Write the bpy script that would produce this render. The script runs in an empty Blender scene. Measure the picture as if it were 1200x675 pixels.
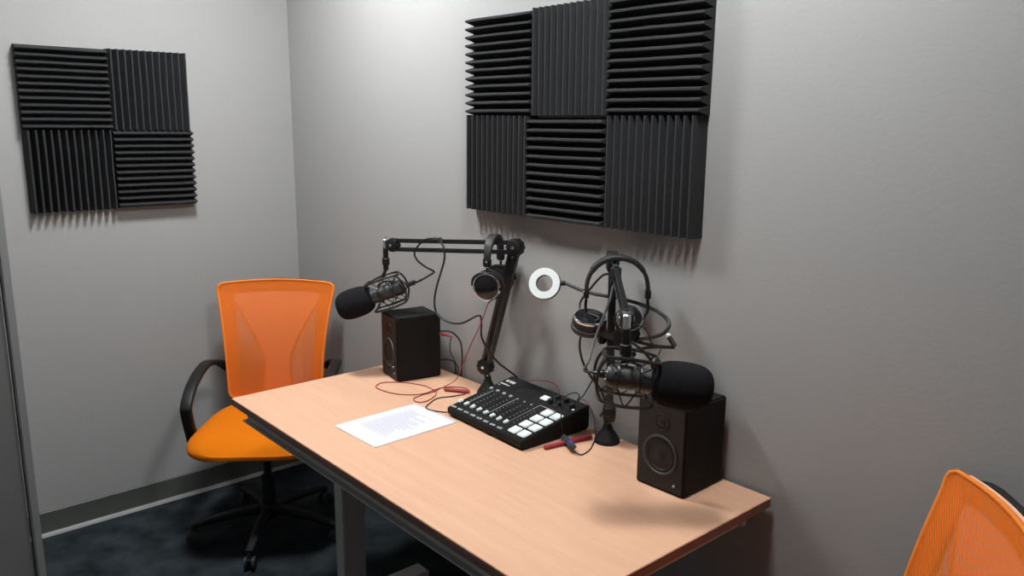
import bpy, bmesh, math, random
from mathutils import Vector, Matrix, noise
random.seed(4)
C = bpy.context.scene.collection
V = Vector
PI = math.pi

# ------------------------------------------------------------------ materials
def mat(name, col, rough=.5, metal=0., bump=0., bscale=200., spec=.5, var=0., vscale=8., sheen=0., stretch=None):
    m = bpy.data.materials.new(name); m.use_nodes = True
    nt = m.node_tree; b = nt.nodes['Principled BSDF']
    b.inputs['Base Color'].default_value = (*col, 1); b.inputs['Roughness'].default_value = rough
    b.inputs['Metallic'].default_value = metal; b.inputs['Specular IOR Level'].default_value = spec
    if sheen: b.inputs['Sheen Weight'].default_value = sheen
    tc = nt.nodes.new('ShaderNodeTexCoord'); src = tc.outputs['Object']
    if stretch:
        mp = nt.nodes.new('ShaderNodeMapping'); mp.inputs['Scale'].default_value = stretch
        nt.links.new(src, mp.inputs['Vector']); src = mp.outputs['Vector']
    if bump:
        n = nt.nodes.new('ShaderNodeTexNoise'); n.inputs['Scale'].default_value = bscale; n.inputs['Detail'].default_value = 3
        nt.links.new(src, n.inputs['Vector'])
        bp = nt.nodes.new('ShaderNodeBump'); bp.inputs['Strength'].default_value = bump; bp.inputs['Distance'].default_value = .002
        nt.links.new(n.outputs['Fac'], bp.inputs['Height']); nt.links.new(bp.outputs['Normal'], b.inputs['Normal'])
    if var:
        n = nt.nodes.new('ShaderNodeTexNoise'); n.inputs['Scale'].default_value = vscale; n.inputs['Detail'].default_value = 4
        nt.links.new(src, n.inputs['Vector'])
        r = nt.nodes.new('ShaderNodeValToRGB')
        r.color_ramp.elements[0].position = .3; r.color_ramp.elements[1].position = .7
        r.color_ramp.elements[0].color = (*[c*(1-var) for c in col], 1); r.color_ramp.elements[1].color = (*[min(1, c*(1+var)) for c in col], 1)
        nt.links.new(n.outputs['Fac'], r.inputs['Fac']); nt.links.new(r.outputs['Color'], b.inputs['Base Color'])
    return m

WALL = mat('wall_paint', (.35, .35, .348), .75, bump=.25, bscale=90, spec=.3)
CEIL = mat('ceiling_paint', (.5, .5, .49), .9)
CARPET = mat('carpet', (.024, .031, .036), .95, bump=.9, bscale=300, var=.5, vscale=9, spec=.1)
BASEB = mat('rubber_skirting', (.078, .083, .078), .45, var=.1, vscale=3)
BASELIP = mat('skirting_lip', (.36, .36, .36), .35)
DOORP = mat('door_paint', (.15, .153, .15), .6)
FRAMEP = mat('door_frame_paint', (.215, .215, .22), .5)
FOAM = mat('acoustic_foam', (.036, .037, .040), .95, bump=.6, bscale=500, spec=.15)
EDGE = mat('table_edging', (.24, .125, .10), .5)
STEEL = mat('grey_powder_coat', (.50, .505, .51), .45, spec=.4)
BLACK = mat('black_plastic', (.009, .009, .010), .5, spec=.35)
BLACKM = mat('matt_black', (.007, .007, .007), .75, spec=.25, bump=.3, bscale=600)
GREYP = mat('dark_grey_plastic', (.035, .036, .04), .5)
BLACKMET = mat('black_metal', (.014, .014, .016), .32, metal=.0, spec=.6)
CHROME = mat('chrome', (.8, .8, .82), .12, metal=1)
CABLE = mat('black_rubber_cable', (.010, .010, .011), .4)
REDC = mat('red_cable', (.33, .03, .045), .5)
WHITEP = mat('white_plastic', (.78, .84, .84), .35)
GREYB = mat('grey_button', (.35, .37, .38), .4)
PRINTW = mat('white_print', (.8, .8, .8), .6)
LINEW = mat('grey_print', (.42, .42, .43), .6)
PAPER = mat('white_paper', (.74, .74, .765), .7)
INK = mat('blue_grey_ink', (.34, .34, .56), .8)
INKD = mat('dark_ink', (.2, .2, .25), .8)
FOAMW = mat('windscreen_foam', (.013, .013, .015), 1., bump=.8, bscale=700, spec=.1)
BLUE = mat('blue_symbol', (.06, .08, .6), .4)
SCREEN = mat('dark_glass', (.012, .012, .014), .15)
CONE = mat('speaker_cone', (.012, .011, .011), .5, spec=.3)
LEATHER = mat('headband_leatherette', (.018, .018, .019), .55, bump=.3, bscale=300)
SEATF = mat('orange_seat_fabric', (.70, .175, .002), .9, bump=.5, bscale=500, spec=.15)

def wood():
    m = bpy.data.materials.new('beech_laminate'); m.use_nodes = True; nt = m.node_tree; N = nt.nodes; L = nt.links
    b = N['Principled BSDF']; b.inputs['Roughness'].default_value = .42; b.inputs['Specular IOR Level'].default_value = .35
    tc = N.new('ShaderNodeTexCoord'); mp = N.new('ShaderNodeMapping'); mp.inputs['Scale'].default_value = (1.2, 14, 14)
    L.new(tc.outputs['Object'], mp.inputs['Vector'])
    n = N.new('ShaderNodeTexNoise'); n.inputs['Scale'].default_value = 2.2; n.inputs['Detail'].default_value = 5; L.new(mp.outputs[0], n.inputs['Vector'])
    mp2 = N.new('ShaderNodeMapping'); mp2.inputs['Scale'].default_value = (14, 260, 260); L.new(tc.outputs['Object'], mp2.inputs['Vector'])
    n2 = N.new('ShaderNodeTexNoise'); n2.inputs['Scale'].default_value = 1; n2.inputs['Detail'].default_value = 3; L.new(mp2.outputs[0], n2.inputs['Vector'])
    mx = N.new('ShaderNodeMath'); mx.operation = 'MULTIPLY_ADD'; mx.inputs[1].default_value = .35; L.new(n2.outputs['Fac'], mx.inputs[0])
    m3 = N.new('ShaderNodeMath'); m3.operation = 'MULTIPLY'; m3.inputs[1].default_value = .65; L.new(n.outputs['Fac'], m3.inputs[0]); L.new(m3.outputs[0], mx.inputs[2])
    r = N.new('ShaderNodeValToRGB'); r.color_ramp.elements[0].position = .36; r.color_ramp.elements[1].position = .62
    r.color_ramp.elements[0].color = (.645, .378, .250, 1); r.color_ramp.elements[1].color = (.715, .427, .282, 1)
    L.new(mx.outputs[0], r.inputs['Fac']); L.new(r.outputs['Color'], b.inputs['Base Color'])
    return m
WOOD = wood()

def mesh_fabric(name, col, alpha):
    """woven see-through mesh: fine threads with gaps that let the support behind show"""
    m = bpy.data.materials.new(name); m.use_nodes = True; nt = m.node_tree; N = nt.nodes; L = nt.links
    b = N['Principled BSDF']; b.inputs['Roughness'].default_value = .7
    b.inputs['Base Color'].default_value = (*col, 1); b.inputs['Specular IOR Level'].default_value = .3
    tc = N.new('ShaderNodeTexCoord')
    w = N.new('ShaderNodeTexWave'); w.inputs['Scale'].default_value = 105; w.bands_direction = 'DIAGONAL'
    L.new(tc.outputs['Object'], w.inputs['Vector'])
    mr = N.new('ShaderNodeMapRange'); mr.inputs['To Min'].default_value = alpha-.10; mr.inputs['To Max'].default_value = min(1, alpha+.10)
    L.new(w.outputs['Fac'], mr.inputs['Value'])
    L.new(mr.outputs[0], b.inputs['Alpha'])
    return m
MESHF = mesh_fabric('orange_mesh_fabric', (.86, .21, .022), .46)
SUPPORT = mat('peach_plastic_support', (.97, .56, .40), .5)
RIM = mat('orange_rim', (.80, .22, .025), .6, spec=.3)

# ------------------------------------------------------------------ mesh helpers
def box(bm, c, s, rot=None, bev=0, seg=2):
    g = bmesh.ops.create_cube(bm, size=1)['verts']
    M = Matrix.Translation(V(c)) @ (rot.to_4x4() if rot else Matrix()) @ Matrix.Diagonal((*s, 1))
    bmesh.ops.transform(bm, matrix=M, verts=g)
    if bev:
        es = list({e for v in g for e in v.link_edges})
        bmesh.ops.bevel(bm, geom=es, offset=bev, segments=seg, affect='EDGES', clamp_overlap=True)

def basis(ax):
    ax = V(ax).normalized(); t = V((0, 0, 1)) if abs(ax.z) < .9 else V((1, 0, 0))
    a = ax.cross(t).normalized(); b = ax.cross(a).normalized()
    return ax, a, b

def lathe(bm, o, ax, prof, n=32, sq=None):
    """prof: list of (distance along ax, radius)"""
    o = V(o); ax, a, b = basis(ax); rings = []
    for d, r in prof:
        if r < 1e-6: rings.append([bm.verts.new(o+ax*d)])
        else: rings.append([bm.verts.new(o+ax*d+(a*math.cos(2*PI*k/n)+b*math.sin(2*PI*k/n))*r) for k in range(n)])
    for p, q in zip(rings, rings[1:]):
        for k in range(n):
            k2 = (k+1) % n
            if len(p) == 1 and len(q) == 1: break
            if len(p) == 1: bm.faces.new((p[0], q[k], q[k2]))
            elif len(q) == 1: bm.faces.new((p[k], p[k2], q[0]))
            else: bm.faces.new((p[k], p[k2], q[k2], q[k]))
    if len(rings[0]) > 1: bm.faces.new(rings[0])
    if len(rings[-1]) > 1: bm.faces.new(rings[-1])

def cyl(bm, p, q, r, r2=None, n=20, ch=0):
    p = V(p); q = V(q); L = (q-p).length; r2 = r if r2 is None else r2
    if ch: prof = [(0, r-ch), (ch, r), (L-ch, r2), (L, r2-ch)]
    else: prof = [(0, r), (L, r2)]
    lathe(bm, p, q-p, prof, n)

def spline(pts, sub=8, closed=False):
    pts = [V(p) for p in pts]; n = len(pts); out = []
    if n == 2: return pts
    rng = n if closed else n-1
    for i in range(rng):
        if closed: p0, p1, p2, p3 = pts[i-1], pts[i], pts[(i+1) % n], pts[(i+2) % n]
        else: p0, p1, p2, p3 = pts[max(i-1, 0)], pts[i], pts[i+1], pts[min(i+2, n-1)]
        for k in range(sub):
            t = k/sub
            out.append(.5*((2*p1)+(p2-p0)*t+(2*p0-5*p1+4*p2-p3)*t*t+(3*p1-p0-3*p2+p3)*t**3))
    if not closed: out.append(pts[-1])
    return out

def sweep(bm, pts, sec, closed=False, up=None):
    """sweep a section (list of 2-D points, or function of t) along pts"""
    n = len(pts); rings = []; prev = None
    for i, p in enumerate(pts):
        if closed: t = (pts[(i+1) % n]-pts[i-1])
        else: t = pts[min(i+1, n-1)]-pts[max(i-1, 0)]
        t.normalize()
        if up is not None:
            a = V(up).cross(t)
            if a.length < 1e-4: a = prev
            a = a.normalized()
        elif prev is None: a = basis(t)[1]
        else:
            a = prev-t*prev.dot(t)
            a = a.normalized() if a.length > 1e-6 else basis(t)[1]
        prev = a; b = t.cross(a)
        s = sec(i/(n-1)) if callable(sec) else sec
        rings.append([bm.verts.new(p+a*x+b*y) for x, y in s])
    m = len(rings[0])
    R = list(zip(rings, rings[1:]))+([(rings[-1], rings[0])] if closed else [])
    for p, q in R:
        for k in range(m):
            k2 = (k+1) % m; bm.faces.new((p[k], p[k2], q[k2], q[k]))
    if not closed: bm.faces.new(rings[0]); bm.faces.new(rings[-1])

def circ(r, n=10): return [(r*math.cos(2*PI*k/n), r*math.sin(2*PI*k/n)) for k in range(n)]
def rrect(w, h, r, n=3):
    out = []
    for cx, cy, a0 in ((w/2-r, h/2-r, 0), (-w/2+r, h/2-r, PI/2), (-w/2+r, -h/2+r, PI), (w/2-r, -h/2+r, 1.5*PI)):
        for k in range(n+1): out.append((cx+r*math.cos(a0+PI/2*k/n), cy+r*math.sin(a0+PI/2*k/n)))
    return out
def tube(bm, pts, r, sub=8, closed=False, n=10): sweep(bm, spline(pts, sub, closed), circ(r, n), closed)

def obj(name, bm, m, parent=None, loc=None, world=False, ang=35):
    """link bm as one object; world=True: vertices are in room coordinates and get shifted to the parent/own base"""
    bmesh.ops.recalc_face_normals(bm, faces=bm.faces[:])
    if world:
        if parent is not None: o0 = parent.location.copy()
        else:
            xs = [v.co for v in bm.verts]
            o0 = V((sum(v.x for v in xs)/len(xs), sum(v.y for v in xs)/len(xs), min(v.z for v in xs)))
        if parent is not None and parent.parent is not None: o0 = o0+parent.parent.location
        bmesh.ops.translate(bm, vec=-o0, verts=bm.verts[:])
    ca = math.radians(ang)
    for f in bm.faces: f.smooth = True
    for e in bm.edges:
        e.smooth = not (len(e.link_faces) == 2 and e.calc_face_angle(0) > ca)
    me = bpy.data.meshes.new(name); bm.to_mesh(me); bm.free()
    me.materials.append(m)
    o = bpy.data.objects.new(name, me); C.objects.link(o)
    if parent is not None: o.parent = parent
    elif world: o.location = o0
    if loc is not None: o.location = loc
    return o

def tag(o, label, cat, group=None):
    o['label'] = label; o['category'] = cat
    if group: o['group'] = group
    return o
def thing(name, label, cat, loc=(0, 0, 0), rz=0, group=None):
    o = bpy.data.objects.new(name, None); C.objects.link(o); o.empty_display_size = .1
    o.location = loc; o.rotation_euler = (0, 0, rz); return tag(o, label, cat, group)
def copy_tree(o, parent=None):
    c = o.copy(); C.objects.link(c)
    if parent: c.parent = parent
    for ch in [x for x in list(C.objects) if x.parent == o]: copy_tree(ch, c)
    return c
def struct(name, bm, m):
    o = obj(name, bm, m); o['kind'] = 'structure'; return o
def B(): return bmesh.new()
def mono(name, bm, m, label, cat, group=None): return tag(obj(name, bm, m, world=True), label, cat, group)

# ------------------------------------------------------------------ the room
RX, FY, H = 4.3, -2.7, 2.7
JX, JY = .42, -1.2280           # the wall steps in beside the door at the left
bm = B(); box(bm, (RX/2, FY/2, -.05), (RX+.2, -FY+.2, .1)); struct('floor', bm, CARPET)
bm = B(); box(bm, (RX/2, FY/2, H+.05), (RX+.2, -FY+.2, .1)); struct('ceiling', bm, CEIL)
bm = B(); box(bm, (RX/2, .05, H/2), (RX+.2, .1, H)); struct('wall_back', bm, WALL)
bm = B(); box(bm, (-.05, JY/2, H/2), (.1, -JY, H)); struct('wall_left', bm, WALL)
bm = B(); box(bm, (RX+.05, FY/2, H/2), (.1, -FY, H)); struct('wall_right', bm, WALL)
bm = B(); box(bm, (RX/2, FY-.05, H/2), (RX+.2, .1, H)); struct('wall_front', bm, WALL)
# stepped-in wall with the door opening (door 0.9 wide, 2.1 high)
d0, d1 = JY-.027, JY-.027-.92
bm = B()
box(bm, ((JX-.1)/2-.005, (JY+FY)/2, H/2), (JX-.03, JY-FY-.05, H))
box(bm, (JX-.02, (d1-.05+FY)/2, H/2), (.04, (d1-.05)-FY, H))
box(bm, (JX-.02, (JY+d1-.05)/2, (2.15+H)/2), (.04, JY-d1+.05, H-2.15))
struct('wall_door_side', bm, WALL)
bm = B()
box(bm, (JX-.01, (JY+d0)/2, 1.075), (.05, JY-d0, 2.15), bev=.004)
box(bm, (JX-.01, d1-.025, 1.075), (.05, .05, 2.15), bev=.004)
box(bm, (JX-.01, (d0+d1)/2, 2.125), (.05, d0-d1, .05), bev=.004)
struct('trim_1', bm, FRAMEP)
bm = B(); box(bm, (JX-.02, (d0+d1)/2, 1.05), (.04, d0-d1-.012, 2.085), bev=.003)
dr = struct('door_1', bm, DOORP)
bm = B(); cyl(bm, (JX, d1+.08, 1.02), (JX+.05, d1+.08, 1.02), .01); cyl(bm, (JX+.045, d1+.08, 1.02), (JX+.045, d1+.2, 1.02), .01, ch=.003)
cyl(bm, (JX-.001, d1+.08, 1.02), (JX+.006, d1+.08, 1.02), .026)
obj('door_handle', bm, CHROME, dr)

def skirting(name, a, b, nrm):
    """rubber skirting with a thin top edge and a cove lip at the floor, from a to b"""
    a, b, nrm = V(a), V(b), V(nrm)
    prof = [(0, 0), (.016, 0), (.016, .006), (.009, .014), (.007, .022), (.007, .098), (.004, .102), (0, .102)]
    bm = B()
    P = [[bm.verts.new(p+nrm*x+V((0, 0, z))) for x, z in prof] for p in (a, b)]
    for k in range(len(prof)): bm.faces.new((P[0][k], P[0][(k+1) % 8], P[1][(k+1) % 8], P[1][k]))
    bm.faces.new(P[0]); bm.faces.new(P[1])
    o = struct(name, bm, BASEB)
    bm = B()
    prof = [(.0161, .0), (.020, .0), (.0185, .006), (.0115, .0155), (.0095, .0145), (.0161, .006)]
    P = [[bm.verts.new(p+nrm*x+V((0, 0, z))) for x, z in prof] for p in (a, b)]
    n = len(prof)
    for k in range(n): bm.faces.new((P[0][k], P[0][(k+1) % n], P[1][(k+1) % n], P[1][k]))
    bm.faces.new(P[0]); bm.faces.new(P[1])
    obj('floor_lip', bm, BASELIP, o)
skirting('baseboard_left', (0, -.02, 0), (0, JY, 0), (1, 0, 0))
skirting('baseboard_back', (0, 0, 0), (RX, 0, 0), (0, -1, 0))
skirting('baseboard_right', (RX, -.02, 0), (RX, FY, 0), (-1, 0, 0))
skirting('baseboard_front', (JX, FY, 0), (RX, FY, 0), (0, 1, 0))

# ------------------------------------------------------------------ ceiling lamps (out of the frame; what lights the room)
def lamp(x, y, sx, sy, power, label):
    t = thing('ceiling_light', label, 'light', (x, y, H))
    bm = B()
    for s in (-1, 1):
        box(bm, (s*(sx/2+.012), 0, -.012), (.024, sy+.048, .024)); box(bm, (0, s*(sy/2+.012), -.012), (sx, .024, .024))
    obj('frame', bm, WHITEP, t)
    m = bpy.data.materials.new('lamp_diffuser'); m.use_nodes = True
    b = m.node_tree.nodes['Principled BSDF']; b.inputs['Base Color'].default_value = (.8, .8, .8, 1)
    b.inputs['Emission Color'].default_value = (.985, 1, .995, 1); b.inputs['Emission Strength'].default_value = power
    bm = B(); box(bm, (0, 0, -.009), (sx, sy, .01)); obj('diffuser', bm, m, t)
lamp(.97, -.65, .3, .3, 144, 'square white ceiling light panel over the left end of the table')
lamp(2.42, -.60, .3, .3, 92, 'square white ceiling light panel over the right end of the table')

# ------------------------------------------------------------------ acoustic foam tiles
S = .305
def foam_mesh(seed):
    rnd = random.Random(seed); bm = B(); n = 12; w = S/n; base, h, tip = .010, .036, .0050
    prof = [(0, 0)]
    for k in range(n):
        x = k*w
        prof += [(x+.0008, base), (x+w/2-tip/2, base+h), (x+w/2+tip/2, base+h), (x+w-.0008, base)]
    prof += [(S, 0)]
    m = 10; rows = []
    for j in range(m+1):
        y = S*j/m; row = []
        for i, (x, z) in enumerate(prof):
            jit = noise.noise(V((x*14+seed*7, y*9, z*3)))*.0012 if z > .03 else 0
            row.append(bm.verts.new((x+jit, y, z+jit)))
        rows.append(row)
    for a, b in zip(rows, rows[1:]):
        for k in range(len(prof)-1): bm.faces.new((a[k], a[k+1], b[k+1], b[k]))
        bm.faces.new((a[-1], a[0], b[0], b[-1]))
    bm.faces.new(rows[0]); bm.faces.new(rows[-1])
    bmesh.ops.translate(bm, vec=(-S/2, -S/2, 0), verts=bm.verts[:])
    return bm
def foam(center, nrm, horiz, label, group, seed):
    bm = foam_mesh(seed)
    # local: X across ridges, Y along ridges, Z out of the wall
    up = V((0, 0, 1)); nrm = V(nrm); side = up.cross(nrm)
    X, Y = (up, -side) if horiz else (side, up)
    R = Matrix((X, Y, nrm)).transposed()
    tw = Matrix.Rotation(math.radians(random.uniform(-.35, .35)), 3, nrm)
    bmesh.ops.transform(bm, matrix=(tw @ R).to_4x4(), verts=bm.verts[:])
    o = obj('foam_tile', bm, FOAM, loc=V(center), ang=20)
    tag(o, label, 'acoustic panel', group)
yl, zl = -1.0737, 1.2931
LL = {(0, 1): (True, 'upper left tile of the four-tile foam square, ridges running horizontally'),
      (1, 1): (False, 'upper right tile of the four-tile foam square, ridges running vertically'),
      (0, 0): (False, 'lower left tile of the four-tile foam square, ridges running vertically'),
      (1, 0): (True, 'lower right tile of the four-tile foam square, ridges running horizontally')}
for (i, j), (hz, lab) in LL.items():
    foam((0.0, yl+(i+.5)*S, zl+(j+.5)*S), (1, 0, 0), hz, 'charcoal wedge foam tile, '+lab, 'foam tiles in a square on the left wall', i*3+j+1)
xb, zb = 1.3313, 1.3582
names = [['lower left', 'upper left'], ['lower middle', 'upper middle'], ['lower right', 'upper right']]
for i in range(3):
    for j in range(2):
        hz = (i+j) % 2 == 1
        dx = (-.004, -.006, .002)[i] if j == 0 else (0, .004, .006)[i]
        foam((xb+(i+.5)*S+dx, 0.0, zb+(j+.5)*S-(.006 if (i, j) == (1, 0) else 0)), (0, -1, 0), hz,
             'charcoal wedge foam tile, %s of the six on the long wall, ridges %s' % (names[i][j], 'horizontal' if hz else 'vertical'),
             'six foam tiles above the table', 11+i*3+j)

# ------------------------------------------------------------------ table
TZ = .7481
tx0, tx1, ty0, ty1 = .964, 2.505, -.734, -.014
tab = thing('desk', 'beech topped rectangular table with grey steel T legs against the back wall', 'table', ((tx0+tx1)/2, (ty0+ty1)/2, 0))
bm = B(); box(bm, ((tx0+tx1)/2, (ty0+ty1)/2, TZ-.0025), (tx1-tx0, ty1-ty0, .005), bev=.0012); obj('tabletop', bm, WOOD, tab, world=True)
bm = B(); box(bm, ((tx0+tx1)/2, (ty0+ty1)/2, TZ-.0153), (tx1-tx0+.001, ty1-ty0+.001, .0202), bev=.002); 
o = obj('edge_banding', bm, EDGE, tab, world=True); o['label'] = 'dark brown table edge'
def leg(x):
    bm = B(); box(bm, (x, -.448, .375), (.055, .084, .69), bev=.003)
    lg = obj('leg', bm, STEEL, tab, world=True)
    bm = B(); box(bm, (x+.005, -.40, .016), (.075, .50, .03), bev=.006)
    for yy in (-.62, -.18): cyl(bm, (x+.005, yy, 0), (x+.005, yy, .01), .016)
    obj('foot', bm, STEEL, tab, world=True)
leg(1.205); leg(2.27)
bm = B()
box(bm, (1.735, -.688, .698), (1.47, .022, .045), bev=.003); box(bm, (1.735, -.705, .6765), (1.47, .02, .004))
obj('front_rail', bm, STEEL, tab, world=True)
bm = B(); box(bm, (1.735, -.07, .698), (1.47, .022, .045), bev=.003); obj('rear_rail', bm, STEEL, tab, world=True)
for x in (1.205, 2.27, 2.455):
    bm = B(); box(bm, (x, -.38, .70), (.05 if x < 2.4 else .018, .59, .045), bev=.003); obj('cross_bar', bm, STEEL, tab, world=True)
bm = B(); box(bm, (1.737, -.44, .66), (1.0, .05, .035), bev=.003); obj('centre_beam', bm, STEEL, tab, world=True)

# ------------------------------------------------------------------ chairs (local: faces +x, floor at z=0)
def make_chair():
    t = thing('office_chair', '', 'chair')
    # seat cushion: rounded slab with a waterfall front, narrower at the back
    bm = B(); nx, ny = 22, 22; top = []; bot = []
    for i in range(nx+1):
        u = i/nx; rt = []; rb = []
        for j in range(ny+1):
            v = j/ny*2-1
            # superellipse outline
            a = PI*(1-u)
            x = .250*math.copysign(abs(math.cos(a))**.55, math.cos(a))
            hw = .230+.038*(x/.250+1)/2
            y = hw*v*(max(0, 1-abs(x/.252)**5.0))**.30
            ed = max(abs(v)**6, abs(x/.251)**8)
            z = .478-.022*ed-.0*abs(v) + .012*abs(v)**2*(1-ed) - .028*max(0, (x-.10)/.135)**2
            zb = .425+.020*ed - .012*max(0, (x-.05)/.185)
            if z < zb+.002: z = zb+.002
            zb -= .016*min(1, (x+.25)/.3); rt.append((x+.012, y, z)); rb.append((x+.012, y, zb))
        top.append([bm.verts.new(p) for p in rt]); bot.append([bm.verts.new(p) for p in rb])
    for g in (top, bot):
        for i in range(nx):
            for j in range(ny): bm.faces.new((g[i][j], g[i+1][j], g[i+1][j+1], g[i][j+1]))
    ring = [(0, j) for j in range(ny+1)]+[(i, ny) for i in range(1, nx+1)]+[(nx, j) for j in range(ny-1, -1, -1)]+[(i, 0) for i in range(nx-1, 0, -1)]
    for k in range(len(ring)):
        (a, b), (c, d) = ring[k], ring[(k+1) % len(ring)]
        bm.faces.new((top[a][b], top[c][d], bot[c][d], bot[a][b]))
    bmesh.ops.remove_doubles(bm, verts=bm.verts[:], dist=.0008)
    s = obj('seat', bm, SEATF, t, ang=60)
    md = s.modifiers.new('s', 'SUBSURF'); md.levels = md.render_levels = 1
    bm = B(); box(bm, (-.01, 0, .418), (.30, .28, .03), bev=.01); box(bm, (-.16, 0, .418), (.14, .09, .02), bev=.006); obj('seat_pan', bm, BLACK, t)
    # back: curved mesh sheet, waisted outline; concave towards the sitter
    z0, z1 = .50, .965
    def halfw(f):  # f 0 bottom .. 1 top
        return .192+.008*f+.047*max(0, f)**2.2
    def bx(f, v):   # depth of the back at height f, sideways v
        return -.245-.075*f-.022*f*f+.030*math.sin(PI*min(1, f*1.1))*.5 + .040*v*v
    def zz(f, v): return z0+(z1-z0)*f+.012*(1-v*v)*f - .010*(1-v*v)*(1-f)
    def sheet(bm, outline, thick, off, nf=24, nv=20):
        G = [[], []]
        for i in range(nf+1):
            f = i/nf; r = [[], []]
            for j in range(nv+1):
                w = outline(f); lo, hi = w
                v = lo+(hi-lo)*j/nv
                y = v*halfw(f)
                for s_, q in ((0, 0), (1, -thick)):
                    r[s_].append(bm.verts.new((bx(f, v)+off+q, y, zz(f, v))))
            G[0].append(r[0]); G[1].append(r[1])
        for g in G:
            for i in range(nf):
                for j in range(nv): bm.faces.new((g[i][j], g[i+1][j], g[i+1][j+1], g[i][j+1]))
        for i in range(nf):
            for j in (0, nv): bm.faces.new((G[0][i][j], G[0][i+1][j], G[1][i+1][j], G[1][i][j]))
        for j in range(nv):
            for i in (0, nf): bm.faces.new((G[0][i][j], G[0][i][j+1], G[1][i][j+1], G[1][i][j]))
    def ol(f, e=.055, c=.10):
        q = max(0, (f-(1-e))/e, (e-f)/e)
        return 1-c*(1-math.sqrt(max(0, 1-q*q)))
    bm = B(); sheet(bm, lambda f: (-ol(f), ol(f)), .003, .004, 60, 20)
    back = obj('backrest_mesh', bm, MESHF, t, ang=60)
    fs = [i/60 for i in range(61)]
    per = [(ol(f), f) for f in fs]+[(ol(1)*(1-2*k/20), 1) for k in range(1, 20)]+[(-ol(f), f) for f in reversed(fs)]+[(-ol(0)*(1-2*k/20), 0) for k in range(1, 20)]
    pts = [V((bx(f, v)+.001, v*halfw(f), zz(f, v))) for v, f in per]
    bm = B(); sweep(bm, pts, circ(.0052, 8), closed=True); obj('backrest_rim', bm, RIM, t, ang=80)
    # moulded orange band round the edge, seen through the mesh
    bm = B()
    for sg in (1, -1): sheet(bm, lambda f: tuple(sorted((sg*ol(f)*.995, sg*(ol(f)-.20-.05*f)))), .004, -.003, 60, 5)
    sheet(bm, lambda f: (-.78, .78), .004, -.003, 1, 2) if False else None
    obj('edge_band', bm, RIM, t, ang=60)
    n_ = 20
    for (f0, f1) in ((.915, .995), (.005, .06)):
        bm = B()
        G = []
        for q in (0, -.004):
            G.append([[bm.verts.new((bx(f, v)-.003+q, v*halfw(f), zz(f, v))) for v in [(-1+2*j/n_)*.80 for j in range(n_+1)]] for f in (f0, (f0+f1)/2, f1)])
        for g in G:
            for i in range(2):
                for j in range(n_): bm.faces.new((g[i][j], g[i+1][j], g[i+1][j+1], g[i][j+1]))
        for j in range(n_):
            for i in (0, 2): bm.faces.new((G[0][i][j], G[0][i][j+1], G[1][i][j+1], G[1][i][j]))
        for i in range(2):
            for j in (0, n_): bm.faces.new((G[0][i][j], G[0][i+1][j], G[1][i+1][j], G[1][i][j]))
        obj('cross_band', bm, RIM, t, ang=60)
    # hourglass support plate behind the mesh: wide at the top, narrow waist, flaring a little at the foot
    def hg(f):
        w = .26+.57*max(0, (f-.32)/.56)**1.15 if f > .32 else .26+.10*((.32-f)/.32)**1.6
        return (-min(w, .84), min(w, .84))
    bm = B(); sheet(bm, hg, .006, -.009, 40, 14)
    lum = obj('lumbar_support', bm, SUPPORT, t, ang=60)
    for sg in (1, -1):
        bm = B(); sweep(bm, [V((bx(f, hg(f)[1]*sg)-.010, hg(f)[1]*sg*halfw(f), zz(f, hg(f)[1]*sg))) for f in [.02+.88*i/24 for i in range(25)]], circ(.0042, 8))
        obj('support_edge', bm, RIM, lum, ang=60)
    # black frame behind
    bm = B()
    fp = []
    for k in range(64):
        a_ = 2*PI*k/64; ca_, sa_ = math.cos(a_), math.sin(a_)
        v = .93*math.copysign(abs(ca_)**.22, ca_); f = .5+.488*math.copysign(abs(sa_)**.22, sa_); fp.append(V((bx(f, v)-.032, v*halfw(f), zz(f, v))))
    sweep(bm, fp, circ(.008, 8), closed=True)
    tube(bm, [(bx(.03, 0)-.03, 0, zz(.03, 0)), (-.285, 0, .45), (-.22, 0, .415), (-.12, 0, .415)], .018)
    obj('backrest_frame', bm, BLACK, t, ang=60)
    # looped armrests
    for s_ in (-1, 1):
        y = .262*s_
        P = [(-.268, .205*s_, .610), (-.240, .236*s_, .642), (-.17, y, .660), (-.06, y, .656), (.03, y, .632), (.085, y, .600), (.112, y, .572), (.114, y, .552), (.098, y, .500), (.078, y, .450), (.066, y, .415)]
        bm = B(); sweep(bm, spline(P, 6), rrect(.022, .044, .008), up=(0, 1, 0))
        box(bm, (.060, y-.06*s_, .408), (.045, .15, .016), bev=.004)
        obj('armrest', bm, BLACK, t, ang=50)
    bm = B(); cyl(bm, (0, 0, .10), (0, 0, .24), .028); cyl(bm, (0, 0, .23), (0, 0, .41), .016); box(bm, (0, 0, .395), (.16, .12, .03), bev=.008); obj('gas_column', bm, BLACK, t)
    bm = B(); lathe(bm, (0, 0, .065), (0, 0, 1), [(0, .035), (.01, .042), (.05, .036), (.06, .03)]); 
    hub = obj('hub', bm, BLACK, t)
    for k in range(5):
        a = 2*PI*k/5-.03; d = V((math.cos(a), math.sin(a), 0)); nrm = V((-d.y, d.x, 0))
        bm = B(); P = [d*.03+V((0, 0, .10)), d*.12+V((0, 0, .098)), d*.22+V((0, 0, .085)), d*.30+V((0, 0, .070))]
        sweep(bm, spline(P, 5), lambda q: rrect(.046-.018*q, .030-.010*q, .007), up=(0, 0, 1))
        lg = obj('leg', bm, BLACK, t, ang=50)
        bm = B(); e = d*.295
        for s_ in (-1, 1): lathe(bm, e+nrm*(s_*.010-.0+(-.009 if s_ < 0 else 0))+V((0, 0, .026)), nrm, [(0, .020), (.002, .0255), (.009, .0255), (.011, .020)], 20)
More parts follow.
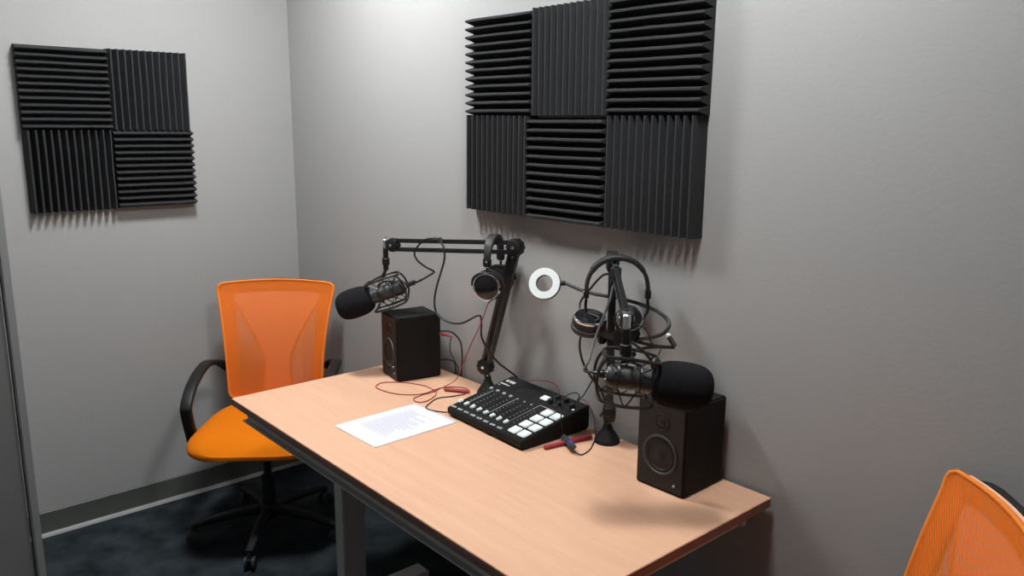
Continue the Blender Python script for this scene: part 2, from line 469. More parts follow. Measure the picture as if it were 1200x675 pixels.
        cyl(bm, e+V((0, 0, .02)), e+V((0, 0, .068)), .009); box(bm, e+V((0, 0, .040)), (.026, .026, .020), bev=.006)
        obj('caster', bm, GREYP, lg)
    return t
ch = make_chair()
ch.location = (.5386, -.44, 0); ch.rotation_euler = (0, 0, math.radians(-37.7))
ch['label'] = 'orange mesh-back office chair in the corner at the left end of the table'
ch['group'] = 'orange office chairs'
c2 = copy_tree(ch); c2.location = (2.80, -.40, 0); c2.rotation_euler = (0, 0, math.radians(-144))
c2['label'] = 'orange mesh-back office chair cut off by the lower right of the photo'

# ------------------------------------------------------------------ sheet of paper
def place(bm, loc, rz): bmesh.ops.transform(bm, matrix=Matrix.Translation(V(loc)) @ Matrix.Rotation(rz, 4, 'Z'), verts=bm.verts[:])
pa = math.radians(-89)   # reading direction of the text
pp = thing('printed_sheet', 'white printed sheet of paper lying flat near the middle of the table', 'paper', (1.505, -.447, TZ+.0003), math.radians(1.5))
bm = B(); nx, ny = 12, 16
W, L = .2215, .298
g = [[bm.verts.new(((i/nx-.5)*W, (j/ny-.5)*L, .0006*noise.noise(V((i*.3, j*.25, 0)))+.0007)) for j in range(ny+1)] for i in range(nx+1)]
for i in range(nx):
    for j in range(ny): bm.faces.new((g[i][j], g[i+1][j], g[i+1][j+1], g[i][j+1]))
sh = obj('sheet', bm, PAPER, pp); md = sh.modifiers.new('t', 'SOLIDIFY'); md.thickness = .0004
# text block: lines run along local -x..+x; heading at the far (+y) end
def words(mt, y0, y1, step, x0, x1, hgt, seed, dens=1.):
    rnd = random.Random(seed); bm = B(); y = y0
    while y > y1:
        x = x0+rnd.uniform(0, .004); end = x1-rnd.uniform(0, .035)
        if rnd.random() < .12: end = x0+(x1-x0)*.45
        while x < end:
            w = rnd.uniform(.004, .012)
            a = [bm.verts.new(p) for p in ((x, y, .0017), (min(x+w, end), y, .0017), (min(x+w, end), y+hgt, .0017), (x, y+hgt, .0017))]
            bm.faces.new(a); x += w+.0018
        y -= step
    return obj('printed_text', bm, mt, sh)
words(INK, .096, -.088, .0085, -.074, .068, .0026, 5)
words(INKD, .118, .114, .01, -.040, -.012, .0045, 8)
o = sh

# ------------------------------------------------------------------ monitor speakers (local: front faces -y, 0.141 x 0.162 x 0.21)
def make_speaker():
    t = thing('monitor_speaker', '', 'speaker')
    w, d, h = .147, .166, .228
    bm = B(); box(bm, (0, 0, h/2), (w, d, h), bev=.004); obj('cabinet', bm, BLACKM, t)
    bm = B(); box(bm, (0, -d/2, h/2), (w-.012, .003, h-.012), bev=.001)
    fr = obj('front_panel', bm, BLACK, t)
    y = -d/2-.0015
    bm = B(); lathe(bm, (0, y, .094), (0, -1, 0), [(-.001, .052), (.0035, .051), (.004, .047), (.001, .044), (.0006, .0435)], 48); obj('woofer_ring', bm, GREYP, fr)
    bm = B(); lathe(bm, (0, y, .094), (0, -1, 0), [(.0007, .044), (.0028, .041), (.003, .038), (.0005, .035), (.0003, .018), (.0008, .0165), (.0035, .012), (.005, 0)], 48); obj('woofer_cone', bm, CONE, t)
    bm = B(); lathe(bm, (0, y, .180), (0, -1, 0), [(-.001, .023), (.002, .022), (.0022, .019), (.0004, .014), (.0035, .009), (.005, 0)], 32); obj('tweeter', bm, CONE, t)
    bm = B(); cyl(bm, (.045, y, .026), (.045, y-.002, .026), .0035); obj('power_light', bm, GREYB, t)
    return t
spR = make_speaker(); spR.location = (2.2975, -.1095, TZ); spR.rotation_euler = (0, 0, math.radians(1.5))
spR['label'] = 'black monitor speaker at the right end of the table, its cone facing the room'
spR['group'] = 'monitor speakers on the table'
spL = copy_tree(spR); spL.location = (1.121, -.131, TZ); spL.rotation_euler = (0, 0, math.radians(-11))
bm = B(); cyl(bm, (.040, -.084, .048), (.040, -.088, .048), .004); obj('front_socket', bm, GREYB, spL)
spL['label'] = 'black monitor speaker at the left end of the table beside the orange chair'

# ------------------------------------------------------------------ podcast mixer
mx = thing('podcast_mixer', 'black podcast mixing console with eight faders and eight white pads on the table', 'audio mixer', (1.545, -.288, TZ), math.radians(-1.8))
MW, MD = .357, .266; fz, bz = .030, .078; sl = math.atan2(bz-fz, MD)
bm = B()
pr = [(.006, .004), (0, .022), (.003, .029), (MD-.004, bz), (MD, bz-.005), (MD, .012), (MD-.01, .004)]
P = [[bm.verts.new((x, y, z)) for y, z in pr] for x in (0, MW)]
for k in range(len(pr)): bm.faces.new((P[0][k], P[0][(k+1) % len(pr)], P[1][(k+1) % len(pr)], P[1][k]))
bm.faces.new(P[0]); bm.faces.new(P[1])
bmesh.ops.bevel(bm, geom=bm.edges[:], offset=.0025, segments=2, affect='EDGES', clamp_overlap=True)
for xx in (.03, MW-.03):
    for yy in (.03, MD-.03): cyl(bm, (xx, yy, 0), (xx, yy, .006), .010)
obj('housing', bm, BLACKM, mx)
RT = Matrix.Rotation(sl, 3, 'X')
def on(x, y, h=0):       # point on the sloping top
    return V((x, y, fz+(y)*(bz-fz)/MD))+RT @ V((0, 0, h-.0012))
def topbox(x, y, w, d, h, m, name, bev=.001, par=mx):
    bm = B(); box(bm, on(x, y, h/2), (w, d, h), RT, bev); return obj(name, bm, m, par)
for i in range(2):
    for j in range(4): topbox(.293+i*.040, .033+j*.0405, .033, .033, .006, WHITEP, 'pad', .0025)
topbox(.215, .217, .030, .024, .005, WHITEP, 'record_button', .002)
topbox(.135, .215, .075, .045, .0022, SCREEN, 'touchscreen', .001)
for k in range(8):
    x = .010+k*.0322
    topbox(x, .098, .0025, .100, .0018, SCREEN, 'fader_slot', .0004)
    topbox(x, .046, .011, .018, .008, WHITEP, 'fader_cap', .002)
    topbox(x+.006, .012, .0095, .008, .0042, GREYB, 'mute_button', .001)
    topbox(x+.017, .013, .0095, .008, .0042, GREYB, 'solo_button', .001)
for k in range(4): 
    bm = B(); cyl(bm, on(.017+k*.0325, .162, 0), on(.017+k*.0325, .162, .005), .006, ch=.001); obj('input_button', bm, GREYB, mx)
for k in range(4, 7):
    bm = B(); cyl(bm, on(.017+k*.0325, .163, 0), on(.017+k*.0325, .163, .0035), .0032); obj('level_button', bm, GREYB, mx)
for k in range(8):
    bm = B(); box(bm, on(.026+k*.0322, .101, .0006), (.0045, .092, .0006), RT); mr = obj('level_meter', bm, SCREEN, mx)
    for q in range(7):
        bm = B(); box(bm, on(.026+k*.0322, .062+q*.013, .0014), (.0022, .0022, .0008), RT); obj('meter_light', bm, LINEW, mr)
for (a, b) in (((.034, .045), (.034, .158)), ((.143, .048), (.143, .168)), ((.236, .053), (.236, .176)), ((.236, .176), (.305, .178))):
    p, q = on(*a, .0014), on(*b, .0014); d = q-p; c = (p+q)/2
    bm = B(); box(bm, c, (d.length, .0018, .0006) if abs(d.x) > abs(d.y) else (.0018, d.length, .0006), RT)
    obj('printed_line', bm, LINEW, mx)
for x, y in ((.252, .205), (.254, .236), (.286, .207), (.288, .237), (.327, .224)):
    bm = B(); lathe(bm, on(x, y, 0), RT @ V((0, 0, 1)), [(0, .0085), (.004, .0088), (.014, .0072), (.015, .006)], 20)
    box(bm, on(x, y+.004, .0152), (.0012, .006, .0006), RT)
    obj('volume_knob', bm, BLACK, mx)
bm = B(); cyl(bm, on(.340, .214, 0), on(.340, .214, .003), .004); obj('status_light', bm, WHITEP, mx)
# lettering on the console
def text(s, size, x, y, m, par, bold=0):
    cu = bpy.data.curves.new('t', 'FONT'); cu.body = s; cu.size = size; cu.extrude = .0003; cu.offset = bold; cu.align_x = 'LEFT'
    o = bpy.data.objects.new('t', cu); C.objects.link(o)
    me = bpy.data.meshes.new_from_object(o.evaluated_get(bpy.context.evaluated_depsgraph_get()))
    bpy.data.objects.remove(o)
    me.transform(Matrix.Translation(on(x, y, .0016)) @ RT.to_4x4())
    me.name = 'lettering'; me.materials.clear(); me.materials.append(m)
    o = bpy.data.objects.new('lettering', me); C.objects.link(o); o.parent = par; return o
text('RØDE', .0155, .012, .224, PRINTW, mx, .0006)
text('RØDECaster', .0085, .008, .205, PRINTW, mx, .0002)
text('Pro', .0085, .008, .193, LINEW, mx, .0001)
# connectors at the back
for x in (.09, .135, .18):
    bm = B(); cyl(bm, (x, MD-.004, .052), (x, MD+.004, .052), .010); obj('rear_socket', bm, CABLE, mx)

# ------------------------------------------------------------------ boom arms
def boom(label, base, J, E, T, hang, group):
    base, J, E, T = V(base), V(J), V(E), V(T)
    t = thing('boom_arm', label, 'microphone arm', base, 0, group)
    h = (E-T); h.z = 0; h = h.normalized(); nrm = V((-h.y, h.x, 0))
    bm = B(); lathe(bm, base, (0, 0, 1), [(0, .036), (.008, .037), (.014, .034), (.040, .016), (.055, .011), (.062, .011)], 32); obj('base', bm, BLACK, t, world=True)
    bm = B(); cyl(bm, base+V((0, 0, .058)), (J.x, J.y, J.z-.02), .0105); obj('post', bm, BLACKMET, t, world=True)
    def joint(p, r=.027, w=.034):
        bm = B(); lathe(bm, p-nrm*w/2, nrm, [(0, r*.75), (.003, r*.95), (.008, r), (w-.008, r), (w-.003, r*.95), (w, r*.75)], 36)
        # grip notches round the knob
        for k in range(10):
            a = 2*PI*k/10; q = (h*math.cos(a)+V((0, 0, math.sin(a))))*(r-.0018)
            cyl(bm, p-nrm*(w/2-.003)+q, p+nrm*(w/2-.003)+q, .0032, n=8)
        jo = obj('joint_knob', bm, BLACK, t, world=True)
        for s_ in (-1, 1):
            bm = B(); lathe(bm, p+nrm*s_*w/2, nrm*s_, [(-.001, .006), (.002, .006), (.003, .004), (.003, 0)], 16)
            obj('bolt', bm, CHROME, t, world=True)
    joint(J); joint(E); joint(T, .023, .030)
    def arm(a, b, gap, w, name):
        d = (b-a).normalized(); up = nrm.cross(d).normalized()
        if up.z < 0: up = -up
        R = Matrix((d, nrm, up)).transposed()
        for s_ in (-1, 1):
            bm = B(); box(bm, (a+b)/2+up*gap*s_/2, ((b-a).length-.03, w, .014), R, .003); obj(name, bm, BLACKMET, t, world=True)
    arm(J, E, .022, .020, 'lower_bar'); arm(E, T, .030, .012, 'upper_bar')
    # spring inside the lower arm
    d = (E-J); bm = B(); cyl(bm, J+d*.1, J+d*.9, .0085); obj('spring_tube', bm, BLACK, t, world=True)
    hang = V(hang)
    hd = (T-E); hd.z = 0; hd.normalize()
    q = V((hang.x, hang.y, T.z+.002))
    bm = B(); cyl(bm, T, q, .007); cyl(bm, q-V((0, 0, .016)), q+V((0, 0, .016)), .009, ch=.002); lathe(bm, q+V((0, 0, .014)), (0, 0, 1), [(0, .003), (.006, .003), (.007, .006), (.010, .006), (.012, 0)], 12)
    obj('swivel', bm, CHROME, t, world=True)
    bm = B(); cyl(bm, q-V((0, 0, .014)), hang, .0095, ch=.002); cyl(bm, q-V((0, 0, .05)), q-V((0, 0, .075)), .013, ch=.002); obj('threaded_stud', bm, BLACK, t, world=True)
    return t
bl = boom('black boom arm at the back of the table reaching left over the speaker', (1.470, -.062, TZ), (1.4557, -.06, .8424), (1.601, -.06, 1.2612), (1.1256, -.20, 1.2254), (1.094, -.212, 1.135), 'boom arms')
br = boom('black boom arm standing upright beside the right speaker, folded towards the room', (2.006, -.060, TZ), (2.0101, -.06, .838), (2.0034, -.06, 1.272), (2.328, -.373, 1.221), (2.350, -.398, 1.136), 'boom arms')
bm = B(); box(bm, (1.322, -.142, 1.2565), (.030, .018, .012), Matrix.Rotation(math.radians(-16), 3, 'Z'), .003)
mono('cable_clip', bm, GREYP, 'dark grey cable clip on the upper bar of the left boom arm', 'clip', 'cable clips')
# headset strap wrapped round the right arm
bm = B(); d = (V((2.328, -.373, 1.221))-V((2.0034, -.06, 1.272))).normalized()
box(bm, V((2.0034, -.06, 1.272))+d*.13, (.028, .026, .054), Matrix((d, V((-d.y, d.x, 0)).normalized(), d.cross(V((-d.y, d.x, 0)).normalized()))).transposed(), .007)
mono('cable_clip', bm, GREYP, 'dark grey cable clip wrapped round the folded right boom arm', 'clip', 'cable clips')

# ------------------------------------------------------------------ microphones with shock mounts
def microphone(fc, ax, label, lab2, hang, foam_l=.135, foam_r=.053, conn=.060, bl=.115):
    """fc: centre of the windscreen; ax: axis from the windscreen back to the connector"""
    fc = V(fc); ax = V(ax).normalized(); side = ax.cross(V((0, 0, 1))).normalized(); up = side.cross(ax).normalized()
    t = thing('microphone', label, 'microphone', fc-V((0, 0, foam_r)), 0, 'broadcast microphones')
    L = foam_l; r = foam_r
    bm = B(); prof = []
    for k in range(25):
        a = PI*k/24; c = math.cos(a); s_ = math.sin(a)
        prof.append((-L/2*math.copysign(abs(c)**.72, c), r*max(0, s_)**.55*(1-.05*(1 if c < 0 else 0)*abs(c))))
    lathe(bm, fc, ax, prof, 40)
    fo = obj('windscreen', bm, FOAMW, t, world=True, ang=80)
    m0, m1 = L/2-.02, L/2+bl
    bm = B(); lathe(bm, fc, ax, [(m0, .024), (m0+.002, .026), (m0+.05, .026), (m0+.052, .0245), (m0+.058, .0245), (m0+.060, .0265), (m1-.012, .0265), (m1, .018)], 36)
    obj('body', bm, GREYP, t, world=True)
    bm = B(); lathe(bm, fc, ax, [(m1-.002, .010), (m1+.006, .010), (m1+.008, .0095), (m1+conn*.56, .009), (m1+conn*.6, .006), (m1+conn*.96, .0045), (m1+conn, .003)], 20)
    obj('connector', bm, BLACKMET, t, world=True)
    bm = B(); lathe(bm, fc, ax, [(m1+.0, .0122), (m1+.004, .0122)], 20); obj('connector_ring', bm, CHROME, t, world=True)
    # shock mount: two bent-wire frames, a ring clamp and elastic bands
    c = fc+ax*(m0+.075)
    sm = thing('shock_mount', lab2, 'shock mount', c-V((0, 0, .05)), 0, 'wire shock mounts')
    def pt(a, s_, u): return c+ax*a+side*s_+up*u
    for u in (.050, -.050):
        k = 1 if u > 0 else -1
        bm = B()
        tube(bm, [pt(-.056, .034, u), pt(0, .042, u+.004*k), pt(.050, .036, u), pt(.058, 0, u-.004*k), pt(.050, -.036, u), pt(0, -.042, u+.004*k), pt(-.056, -.034, u), pt(-.062, 0, u)], .0040, 6, True, 8)
        obj('wire_frame', bm, BLACKMET, sm, world=True)
    for s_ in (-1, 1):
        bm = B(); tube(bm, [pt(.052, .034*s_, .050), pt(.066, .038*s_, .02), pt(.066, .038*s_, -.02), pt(.052, .034*s_, -.050)], .0034, 6, n=8); obj('side_wire', bm, BLACKMET, sm, world=True)
    bm = B()
    for a in (-.028, .022):
        tube(bm, [pt(a, .031*math.cos(q), .031*math.sin(q)) for q in [2*PI*i/12 for i in range(12)]], .0035, 3, True, 8)
    tube(bm, [pt(-.028, 0, .031), pt(-.0, 0, .037), pt(.022, 0, .031)], .0035, 4)
    obj('clamp_ring', bm, BLACKMET, sm, world=True)
    for k, (sa, su) in enumerate(((1, 1), (1, -1), (-1, 1), (-1, -1))):
        bm = B()
        tube(bm, [pt(-.060, .034*sa, .050*su), pt(-.028, .024*sa, .022*su), pt(0, .042*sa, .052*su), pt(.022, .024*sa, .022*su), pt(.050, .034*sa, .050*su)], .0017, 5, n=6)
        obj('elastic_band', bm, CABLE, sm, world=True)
    bm = B(); hp = V(hang); tp = pt(0, 0, .054)
    cyl(bm, hp, tp, .006); box(bm, tp, (.020, .020, .012), bev=.003); cyl(bm, tp-side*.042, tp+side*.042, .0035)
    obj('stem', bm, BLACKMET, sm, world=True)
    return fc+ax*(m1+conn)
cL = microphone((1.005, -.285, 1.0124), V((.62, .71, .34)), 'black broadcast microphone with foam windscreen in front of the orange chair, above left speaker', 'black wire shock mount hanging from the left boom arm over the speaker', (1.094, -.212, 1.137), bl=.120, conn=.065)
cR = microphone((2.433, -.303, 1.079), V((-.150, -.160, .029)), 'black broadcast microphone whose foam windscreen hovers over the right speaker', 'black wire shock mount holding the microphone by the right speaker', (2.350, -.398, 1.138), bl=.10, conn=.030)

# ------------------------------------------------------------------ headphones (local: ears along x, top of band at z=0)
def cup(t, o, ax, r=.040, nm='ear_cup', chrome=True):
    o = V(o); ax = V(ax).normalized()
    bm = B(); lathe(bm, o, ax, [(-.006, r*.75), (-.004, r*.97), (0, r), (.012, r*1.0), (.016, r*.93)], 36); e = obj(nm, bm, BLACK, t)
    bm = B(); lathe(bm, o, ax, [(.014, r*.95), (.018, r*.96), (.021, r*.88), (.0205, r*.80), (.017, r*.78)], 36); obj('chrome_bezel', bm, CHROME, e)
    bm = B(); lathe(bm, o, ax, [(.015, r*.80), (.0205, r*.76), (.024, r*.5), (.0245, 0)], 36); obj('cup_cover', bm, SCREEN if chrome else BLACK, e)
    bm = B(); lathe(bm, o, -ax, [(.003, r*.9), (.006, r*1.03), (.014, r*1.05), (.020, r*.98), (.022, r*.75), (.016, r*.55), (.012, 0)], 36); obj('ear_pad', bm, LEATHER, e)
def headband(t, hw, drop):
    P = []
    for k in range(25):
        a = PI*k/24; P.append(V((-hw*math.cos(a), 0, -drop+drop*math.sin(a)**.85)))
    bm = B(); sweep(bm, P, lambda q: rrect(.010 if abs(q-.5) > .3 else .014, .034-.012*abs(q-.5)*2, .0045), up=(0, 1, 0)) ; obj('headband', bm, LEATHER, t, ang=50)
    for s_ in (-1, 1):
        bm = B(); box(bm, (s_*hw, 0, -drop-.006), (.014, .026, .030), bev=.004); obj('band_slider', bm, BLACK, t)
        bm = B(); cyl(bm, (s_*(hw+.006), 0, -drop-.003), (s_*(hw+.009), 0, -drop-.003), .004); obj('rivet', bm, CHROME, t)
def yoke(t, P, r=.0042):
    bm = B(); tube(bm, P, r, 6); obj('yoke', bm, BLACK, t)
# first pair, hung over the elbow of the left arm
h1 = thing('headphones', 'black over-ear headphones hung over the bars of the left boom arm', 'headphones', (1.540, -.095, 1.2925), math.atan2(-.824, .515), 'headphones on the boom arms')
headband(h1, .068, .066)
for s_ in (1, -1):
    yoke(h1, [(s_*.068, 0, -.089), (s_*.070, 0, -.100), (s_*.074, .0, -.108)])
    for q in (1, -1): yoke(h1, [(s_*.074, 0, -.106), (s_*.075, q*.024, -.108), (s_*.073, q*.044, -.124), (s_*.066, q*.0495, -.147)])
    cup(h1, (s_*.056, 0, -.147), (s_, 0, -.08), .047)
# second pair, hung over the upright arm
hx = V((.66, .7525, 0)).normalized()
h2 = thing('headphones', 'black over-ear headphones draped over the upright right boom arm, chrome cups twisted', 'headphones', (2.0655, -.108, 1.296), math.atan2(hx.y, hx.x), 'headphones on the boom arms')
headband(h2, .082, .092)
yoke(h2, [(-.082, 0, -.115), (-.083, -.002, -.135), (-.078, -.004, -.150)]); yoke(h2, [(-.078, -.004, -.150), (-.050, -.040, -.156), (-.070, -.035, -.170)])
cup(h2, (-.073, -.012, -.176), (0.05, -.28, .96), .046)
yoke(h2, [(.082, 0, -.115), (.083, -.004, -.140), (.072, -.010, -.160), (.060, -.014, -.176), (.046, -.016, -.180)])
cup(h2, (.030, -.034, -.160), (-.05, -.93, .38), .037)

# ------------------------------------------------------------------ ring light on a gooseneck
RG = V((1.7764, -.10, 1.1801)); vd = (V((3.465, -1.7064, 1.6464))-RG).normalized(); vd = (vd+V((-.28, .02, .12))).normalized()
rl = thing('ring_light', 'small white ring light on a black gooseneck clamped to the right boom arm', 'ring light', (2.050, -.07, 1.04))
def ring(bm, o, ax, r0, r1, d0, d1, n=48):
    o = V(o); ax, a, b = basis(ax); R = []
    for r, d in ((r0, d0), (r1, d0), (r1, d1), (r0, d1)): R.append([bm.verts.new(o+ax*d+(a*math.cos(2*PI*k/n)+b*math.sin(2*PI*k/n))*r) for k in range(n)])
    for i in range(4):
        for k in range(n): bm.faces.new((R[i][k], R[i][(k+1) % n], R[(i+1) % 4][(k+1) % n], R[(i+1) % 4][k]))
bm = B(); ring(bm, RG, vd, .0245, .0475, -.012, 0); obj('ring_housing', bm, BLACK, rl, world=True)
bm = B(); ring(bm, RG, vd, .0252, .0465, -.001, .0025); obj('ring_diffuser', bm, WHITEP, rl, world=True)
rr = V((.658, .753, -.02)); rr = (rr-vd*vd.dot(rr)).normalized(); e0 = RG+rr*.046-vd*.006
neck = [tuple(e0), tuple(e0+rr*.016-V((0, 0, .001))), (1.8841, -.058, 1.1719), (1.9276, -.05, 1.1671), (1.969, -.030, 1.1634), (2.0438, -.024, 1.1618), (2.102, -.03, 1.1588), (2.1452, -.04, 1.1564), (2.1878, -.05, 1.1451), (2.205, -.06, 1.1295), (2.1973, -.07, 1.1113), (2.1807, -.08, 1.1004), (2.1513, -.085, 1.0893), (2.1081, -.085, 1.0767), (2.06, -.08, 1.072)]
bm = B(); tube(bm, neck, .0052, 8); obj('gooseneck', bm, GREYP, rl, world=True)
bm = B(); cyl(bm, e0-rr*.002, e0+rr*.016, .0072, ch=.001); obj('neck_collar', bm, BLACK, rl, world=True)
bm = B(); box(bm, (2.058, -.075, 1.068), (.034, .040, .062), Matrix.Rotation(math.radians(20), 3, 'Z'), .006); box(bm, (2.018, -.062, 1.066), (.055, .040, .022), bev=.005); box(bm, (1.975, -.06, 1.055), (.020, .030, .046), bev=.006)
obj('clamp', bm, BLACK, rl, world=True)
bm = B(); tube(bm, [(2.07, -.085, 1.078), (2.0993, -.085, 1.0739), (2.1834, -.085, 1.0752), (2.243, -.085, 1.085)], .0045, 5)
tube(bm, [(2.07, -.085, 1.055), (2.11, -.085, 1.050), (2.16, -.085, 1.066), (2.19, -.085, 1.074)], .004, 5)
tube(bm, [(2.246, -.085, 1.0885), (2.236, -.085, 1.098), (2.224, -.085, 1.110)], .0065, 4)
obj('phone_holder', bm, BLACK, rl, world=True)
bm = B(); lathe(bm, (2.224, -.085, 1.108), (-.1, 0, 1), [(0, .0068), (.006, .0068), (.009, .004), (.010, 0)], 14); obj('holder_tip', bm, WHITEP, rl, world=True)
bm = B(); box(bm, (2.118, -.105, 1.098), (.036, .030, .034), Matrix.Rotation(.6, 3, 'Y'), .004); obj('pivot_block', bm, BLACK, rl, world=True)
# light's inline remote on the table
TT = TZ
bm = B(); box(bm, (1.962, -.174, TT+.0165), (.104, .020, .010), Matrix.Rotation(math.radians(-28), 3, 'Z') @ Matrix.Rotation(math.radians(-3), 3, 'Y'), .004, 3)
rem = mono('inline_remote', bm, GREYP, 'small grey inline remote with blue marks lying across the red sleeve by the mixer', 'remote control')
bm = B(); RB = Matrix.Rotation(math.radians(-28), 3, 'Z') @ Matrix.Rotation(math.radians(-3), 3, 'Y')
for dx in (.012, .018, .026): box(bm, V((1.962, -.174, TT+.0165))+RB @ V((dx, 0, .0054)), (.0035, .010, .001), RB)
bmesh.ops.translate(bm, vec=-rem.location, verts=bm.verts[:]); o = obj('blue_marks', bm, BLUE, rem); o['label'] = 'blue symbol on the remote'

# ------------------------------------------------------------------ cables
def cable(pts, r, m, label, sub=8, name='cable', cat='cable'):
    bm = B(); tube(bm, pts, r, sub, n=8); return mono(name, bm, m, label, cat)
cable([tuple(cL), (1.1802, -.090, 1.1135), (1.2100, -.092, 1.128), (1.2210, -.103, 1.1375), (1.2059, -.122, 1.1503), (1.1830, -.142, 1.1740), (1.2020, -.165, 1.206), (1.2420, -.17, 1.240), (1.2864, -0.168, 1.262), (1.322, -0.143, 1.266), (1.3499, -0.16, 1.2556), (1.3776, -0.17, 1.2388), (1.3785, -0.17, 1.2054), (1.3626, -0.17, 1.1666), (1.3292, -0.165, 1.1096), (1.3084, -0.16, 1.0619), (1.3042, -0.155, 1.0253), (1.3212, -0.15, 1.0011), (1.3514, -0.13, 0.9832), (1.4085, -0.12, 0.991), (1.4814, -0.11, 1.029), (1.4822, -0.1, 1.0022), (1.4761, -0.095, 0.9589), (1.4903, -0.09, 0.9264), (1.5097, -0.09, 0.9087), (1.527, -.060, .868), (1.5560, -0.012, 0.8209), (1.60, -.008, .79)], .0033, CABLE, 'black microphone cable looping from the left microphone over its boom arm')
cable([(1.9935, -0.16, 1.098), (1.974, -0.15, 1.0547), (1.9575, -0.13, 1.0181), (1.9624, -0.12, 0.9811), (1.9762, -0.1, 0.9395), (2.002, -0.09, 0.9093), (2.02, -.088, .87), (2.00, -.085, .83)], .0034, CABLE, 'thick black cable hanging from the tilted left ear cup of the right headphones')
cable([(2.0209, -0.09, 1.0516), (2.0186, -0.09, 1.0235), (1.9504, -0.06, 0.9324), (1.8806, -0.03, 0.8478), (1.8433, -0.012, 0.822), (1.83, -.010, .80)], .0018, CABLE, 'thin black cable slanting down from the upright boom arm to behind the mixer')
cable([tuple(cR), tuple(cR+V((-.014, -.012, .004))), (2.2830, -0.443, 1.1264), (2.2700, -0.420, 1.145), (2.2420, -0.375, 1.1681), (2.1974, -0.305, 1.190), (2.1520, -0.232, 1.2139), (2.1278, -0.198, 1.2319), (2.125, -.19, 1.240)], .0030, GREYP, 'dark grey cable rising from the right microphone along its boom arm to the clip')
cable([(2.0207, -.012, .90), (1.985, -.018, .98), (1.975, -.02, 1.05), (1.972, -.022, 1.1)], .0018, CABLE, 'thin black cable running up the wall behind the upright boom arm')
cable([(2.09, -0.16, 1.262), (2.0407, -0.14, 1.2472), (1.9929, -0.13, 1.2069), (1.9627, -0.14, 1.161), (1.9893, -0.165, 1.1256)], .0032, CABLE, 'black cable arching inside the right headphone band to the left ear cup')
cable([(2.3668, -0.400, 1.181), (2.3900, -0.390, 1.1659), (2.404, -0.378, 1.1441), (2.400, -.363, 1.121), (2.380, -.328, 1.126)], .0032, CABLE, 'short thick black cable bowed between the stud and the right microphone body')
cable([(2.1414, -0.12, 1.1325), (2.1564, -0.11, 1.1247), (2.1677, -0.10, 1.1115), (2.1816, -0.098, 1.0845), (2.1965, -0.08, 1.0693), (2.1818, -0.08, 1.0313), (2.1669, -0.05, 0.9902), (2.150, -.012, .901)], .0016, CABLE, 'thin dark cable falling from the ring light clamp to behind the right speaker')
cable([(1.5825, -0.012, 0.8049), (1.6277, -0.012, 0.8252), (1.6836, -0.012, 0.8393), (1.7303, -0.012, 0.8428), (1.7575, -0.012, 0.8275), (1.762, -0.012, 0.8036)], .0016, REDC, 'thin red cable arching against the wall behind the mixer')
cable([(1.8356, -0.010, 0.8181), (1.8642, -0.010, 0.8232), (1.8859, -0.010, 0.8102), (1.9044, -0.010, 0.7832), (1.916, -0.014, 0.752), (1.925, -.03, .7497)], .0016, REDC, 'thin red cable dropping down the wall at the right back of the mixer')
cable([(1.198, -.068, .9136), (1.2152, -0.06, 0.9145), (1.2286, -0.05, 0.9154), (1.2487, -0.035, 0.9076), (1.2667, -0.02, 0.8762), (1.2631, -0.010, 0.8171), (1.2521, -0.007, 0.74), (1.26, -.007, .60)], .003, CABLE, 'black power cable curving out of the back of the left speaker')
cable([(1.250, -.047, .8985), (1.243, -0.045, 0.885), (1.232, -0.04, 0.8405), (1.2359, -0.02, 0.7968), (1.2426, -0.008, 0.755), (1.245, -.007, .65)], .0018, CABLE, 'thin black cable hanging from the red plug behind the left speaker')
cable([(1.192, -.062, .805), (1.2049, -0.056, 0.8059), (1.2221, -0.04, 0.807), (1.2289, -0.02, 0.7939), (1.2229, -0.008, 0.755), (1.22, -.007, .66)], .0028, CABLE, 'short black cable low at the back of the left speaker')
bm = B(); cyl(bm, (1.200, -.066, .9045), (1.226, -.058, .903), .006, ch=.001); cyl(bm, (1.226, -.058, .903), (1.252, -.046, .899), .0045, .003)
mono('audio_plug', bm, REDC, 'red audio plug in the back of the left speaker', 'plug')
zt = TT+.0022
P = [(1.580, -.148, 1.100), (1.5733, -0.15, 1.0816), (1.5566, -0.15, 1.0484), (1.5268, -0.15, 0.9964), (1.4962, -0.15, 0.9497), (1.45, -.15, .87), (1.375, -.12, .790)]
P += [(x, y, zt) for x, y in [(1.3192, -0.1299), (1.3403, -0.1883), (1.3412, -0.228), (1.3471, -0.2675), (1.3623, -0.2883), (1.3874, -0.2902), (1.401, -0.2701), (1.3851, -0.2257), (1.3476, -0.1864), (1.2799, -0.1771), (1.2248, -0.1945), (1.173, -0.2306), (1.148, -0.2754), (1.1711, -0.3124), (1.2213, -0.3151), (1.2777, -0.2991), (1.3175, -0.2659), (1.3341, -0.2231), (1.3233, -0.1617), (1.332, -0.1187), (1.373, -0.0864), (1.4131, -0.0939), (1.425, -.105)]]
rc = cable(P, .0016, REDC, 'long thin red headphone cable falling from the left headphones and looping on the table')
bm = B(); cyl(bm, (1.5935, -.148, 1.113), (1.578, -.148, 1.092), .0032, .0022); bmesh.ops.translate(bm, vec=-rc.location, verts=bm.verts[:]); o = obj('strain_relief', bm, CABLE, rc); o['label'] = 'black strain relief of the red cable'
bm = B(); a, b = V((1.3536, -.1552, TT+.0068)), V((1.4246, -.1083, TT+.0068)); lathe(bm, a, b-a, [(0, .0045), (.002, .006), ((b-a).length-.003, .0066), ((b-a).length, .005)], 16); cyl(bm, a, a-(b-a)*.05, .0018)
mono('cable_sleeve', bm, REDC, 'short red cable sleeve on the table left of the mixer, among the loops', 'cable sleeve', 'red cable sleeves')
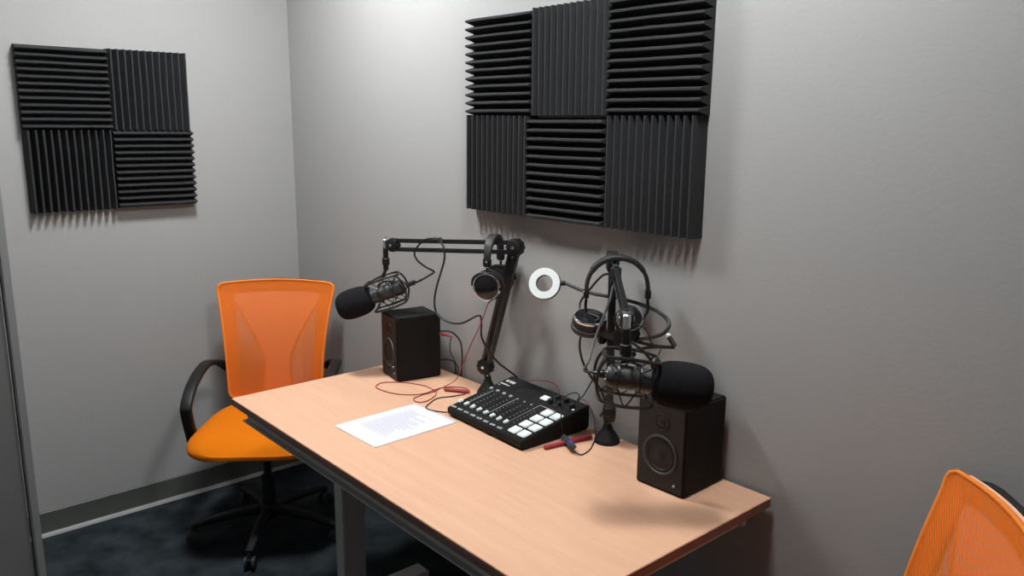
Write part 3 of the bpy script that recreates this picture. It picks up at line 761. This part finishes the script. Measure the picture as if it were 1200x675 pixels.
bm = B(); a, b = V((1.9334, -.2386, TT+.0068)), V((1.9617, -.0788, TT+.0068)); lathe(bm, a, b-a, [(0, .0052), (.002, .0065), ((b-a).length-.003, .0062), ((b-a).length, .005)], 16)
mono('cable_sleeve', bm, REDC, 'long red cable sleeve under the grey remote, right of the mixer', 'cable sleeve', 'red cable sleeves')
cable([(x, y, zt+.0003) for x, y in [(1.4271, -0.1248), (1.418, -0.1678), (1.4011, -0.2183), (1.4213, -0.2622), (1.4496, -0.3003), (1.4832, -0.2987), (1.5218, -0.2763)]]+[(1.536, -.26, TT+.008)], .0018, CABLE, 'thin black cable curving from the short red sleeve to the front of the mixer')
cable([(2.008, -.199, TT+.013), (2.020, -.197, TT+.006), (2.028, -0.185, zt), (2.0181, -0.1452, zt), (1.9952, -0.107, zt), (1.9694, -.0700, zt), (1.9329, -0.0299, zt), (1.925, -.012, zt+.004)], .0017, CABLE, 'thin dark cable curling from the grey remote past the boom arm base')
cable([(1.918, -.152, TT+.020), (1.915, -.156, TT+.05), (1.913, -.160, TT+.10), (1.890, -.165, .854), (1.8681, -0.11, 0.852), (1.850, -0.05, 0.850), (1.8433, -0.012, 0.835), (1.84, -.009, .80)], .0017, CABLE, 'thin black cable from the grey remote across the mixer knobs')
cable([(1.548, -.060, .812), (1.575, -.015, .79), (1.60, -.010, .77)], .003, CABLE, 'short black cable at the foot of the left boom arm behind the mixer')

# ------------------------------------------------------------------ camera
R_ = [[0.6577848733468334, 0.753158676309072, 0.008430225172381796], [-0.15786282247326291, 0.12691123344103117, 0.9792716007866518], [-0.7364770123207278, 0.6454808650353958, -0.20237604402767576]]
cd = bpy.data.cameras.new('camera'); cam = bpy.data.objects.new('camera', cd); C.objects.link(cam)
r, u, f = [V(x) for x in R_]
M = Matrix((r, u, -f)).transposed().to_4x4(); M.translation = V((3.465, -1.7064, 1.6464))
cam.matrix_world = M; cd.sensor_width = 36; cd.lens = 947.73/1200*36; cd.clip_start = .02
bpy.context.scene.camera = cam
# ------------------------------------------------------------------ world and view
w = bpy.data.worlds.new('world'); bpy.context.scene.world = w; w.use_nodes = True
w.node_tree.nodes['Background'].inputs['Color'].default_value = (.5, .55, .6, 1); w.node_tree.nodes['Background'].inputs['Strength'].default_value = .2
vs = bpy.context.scene.view_settings; vs.view_transform = 'Standard'; vs.look = 'None'; vs.gamma = 1; vs.use_curve_mapping = False; vs.exposure = 0
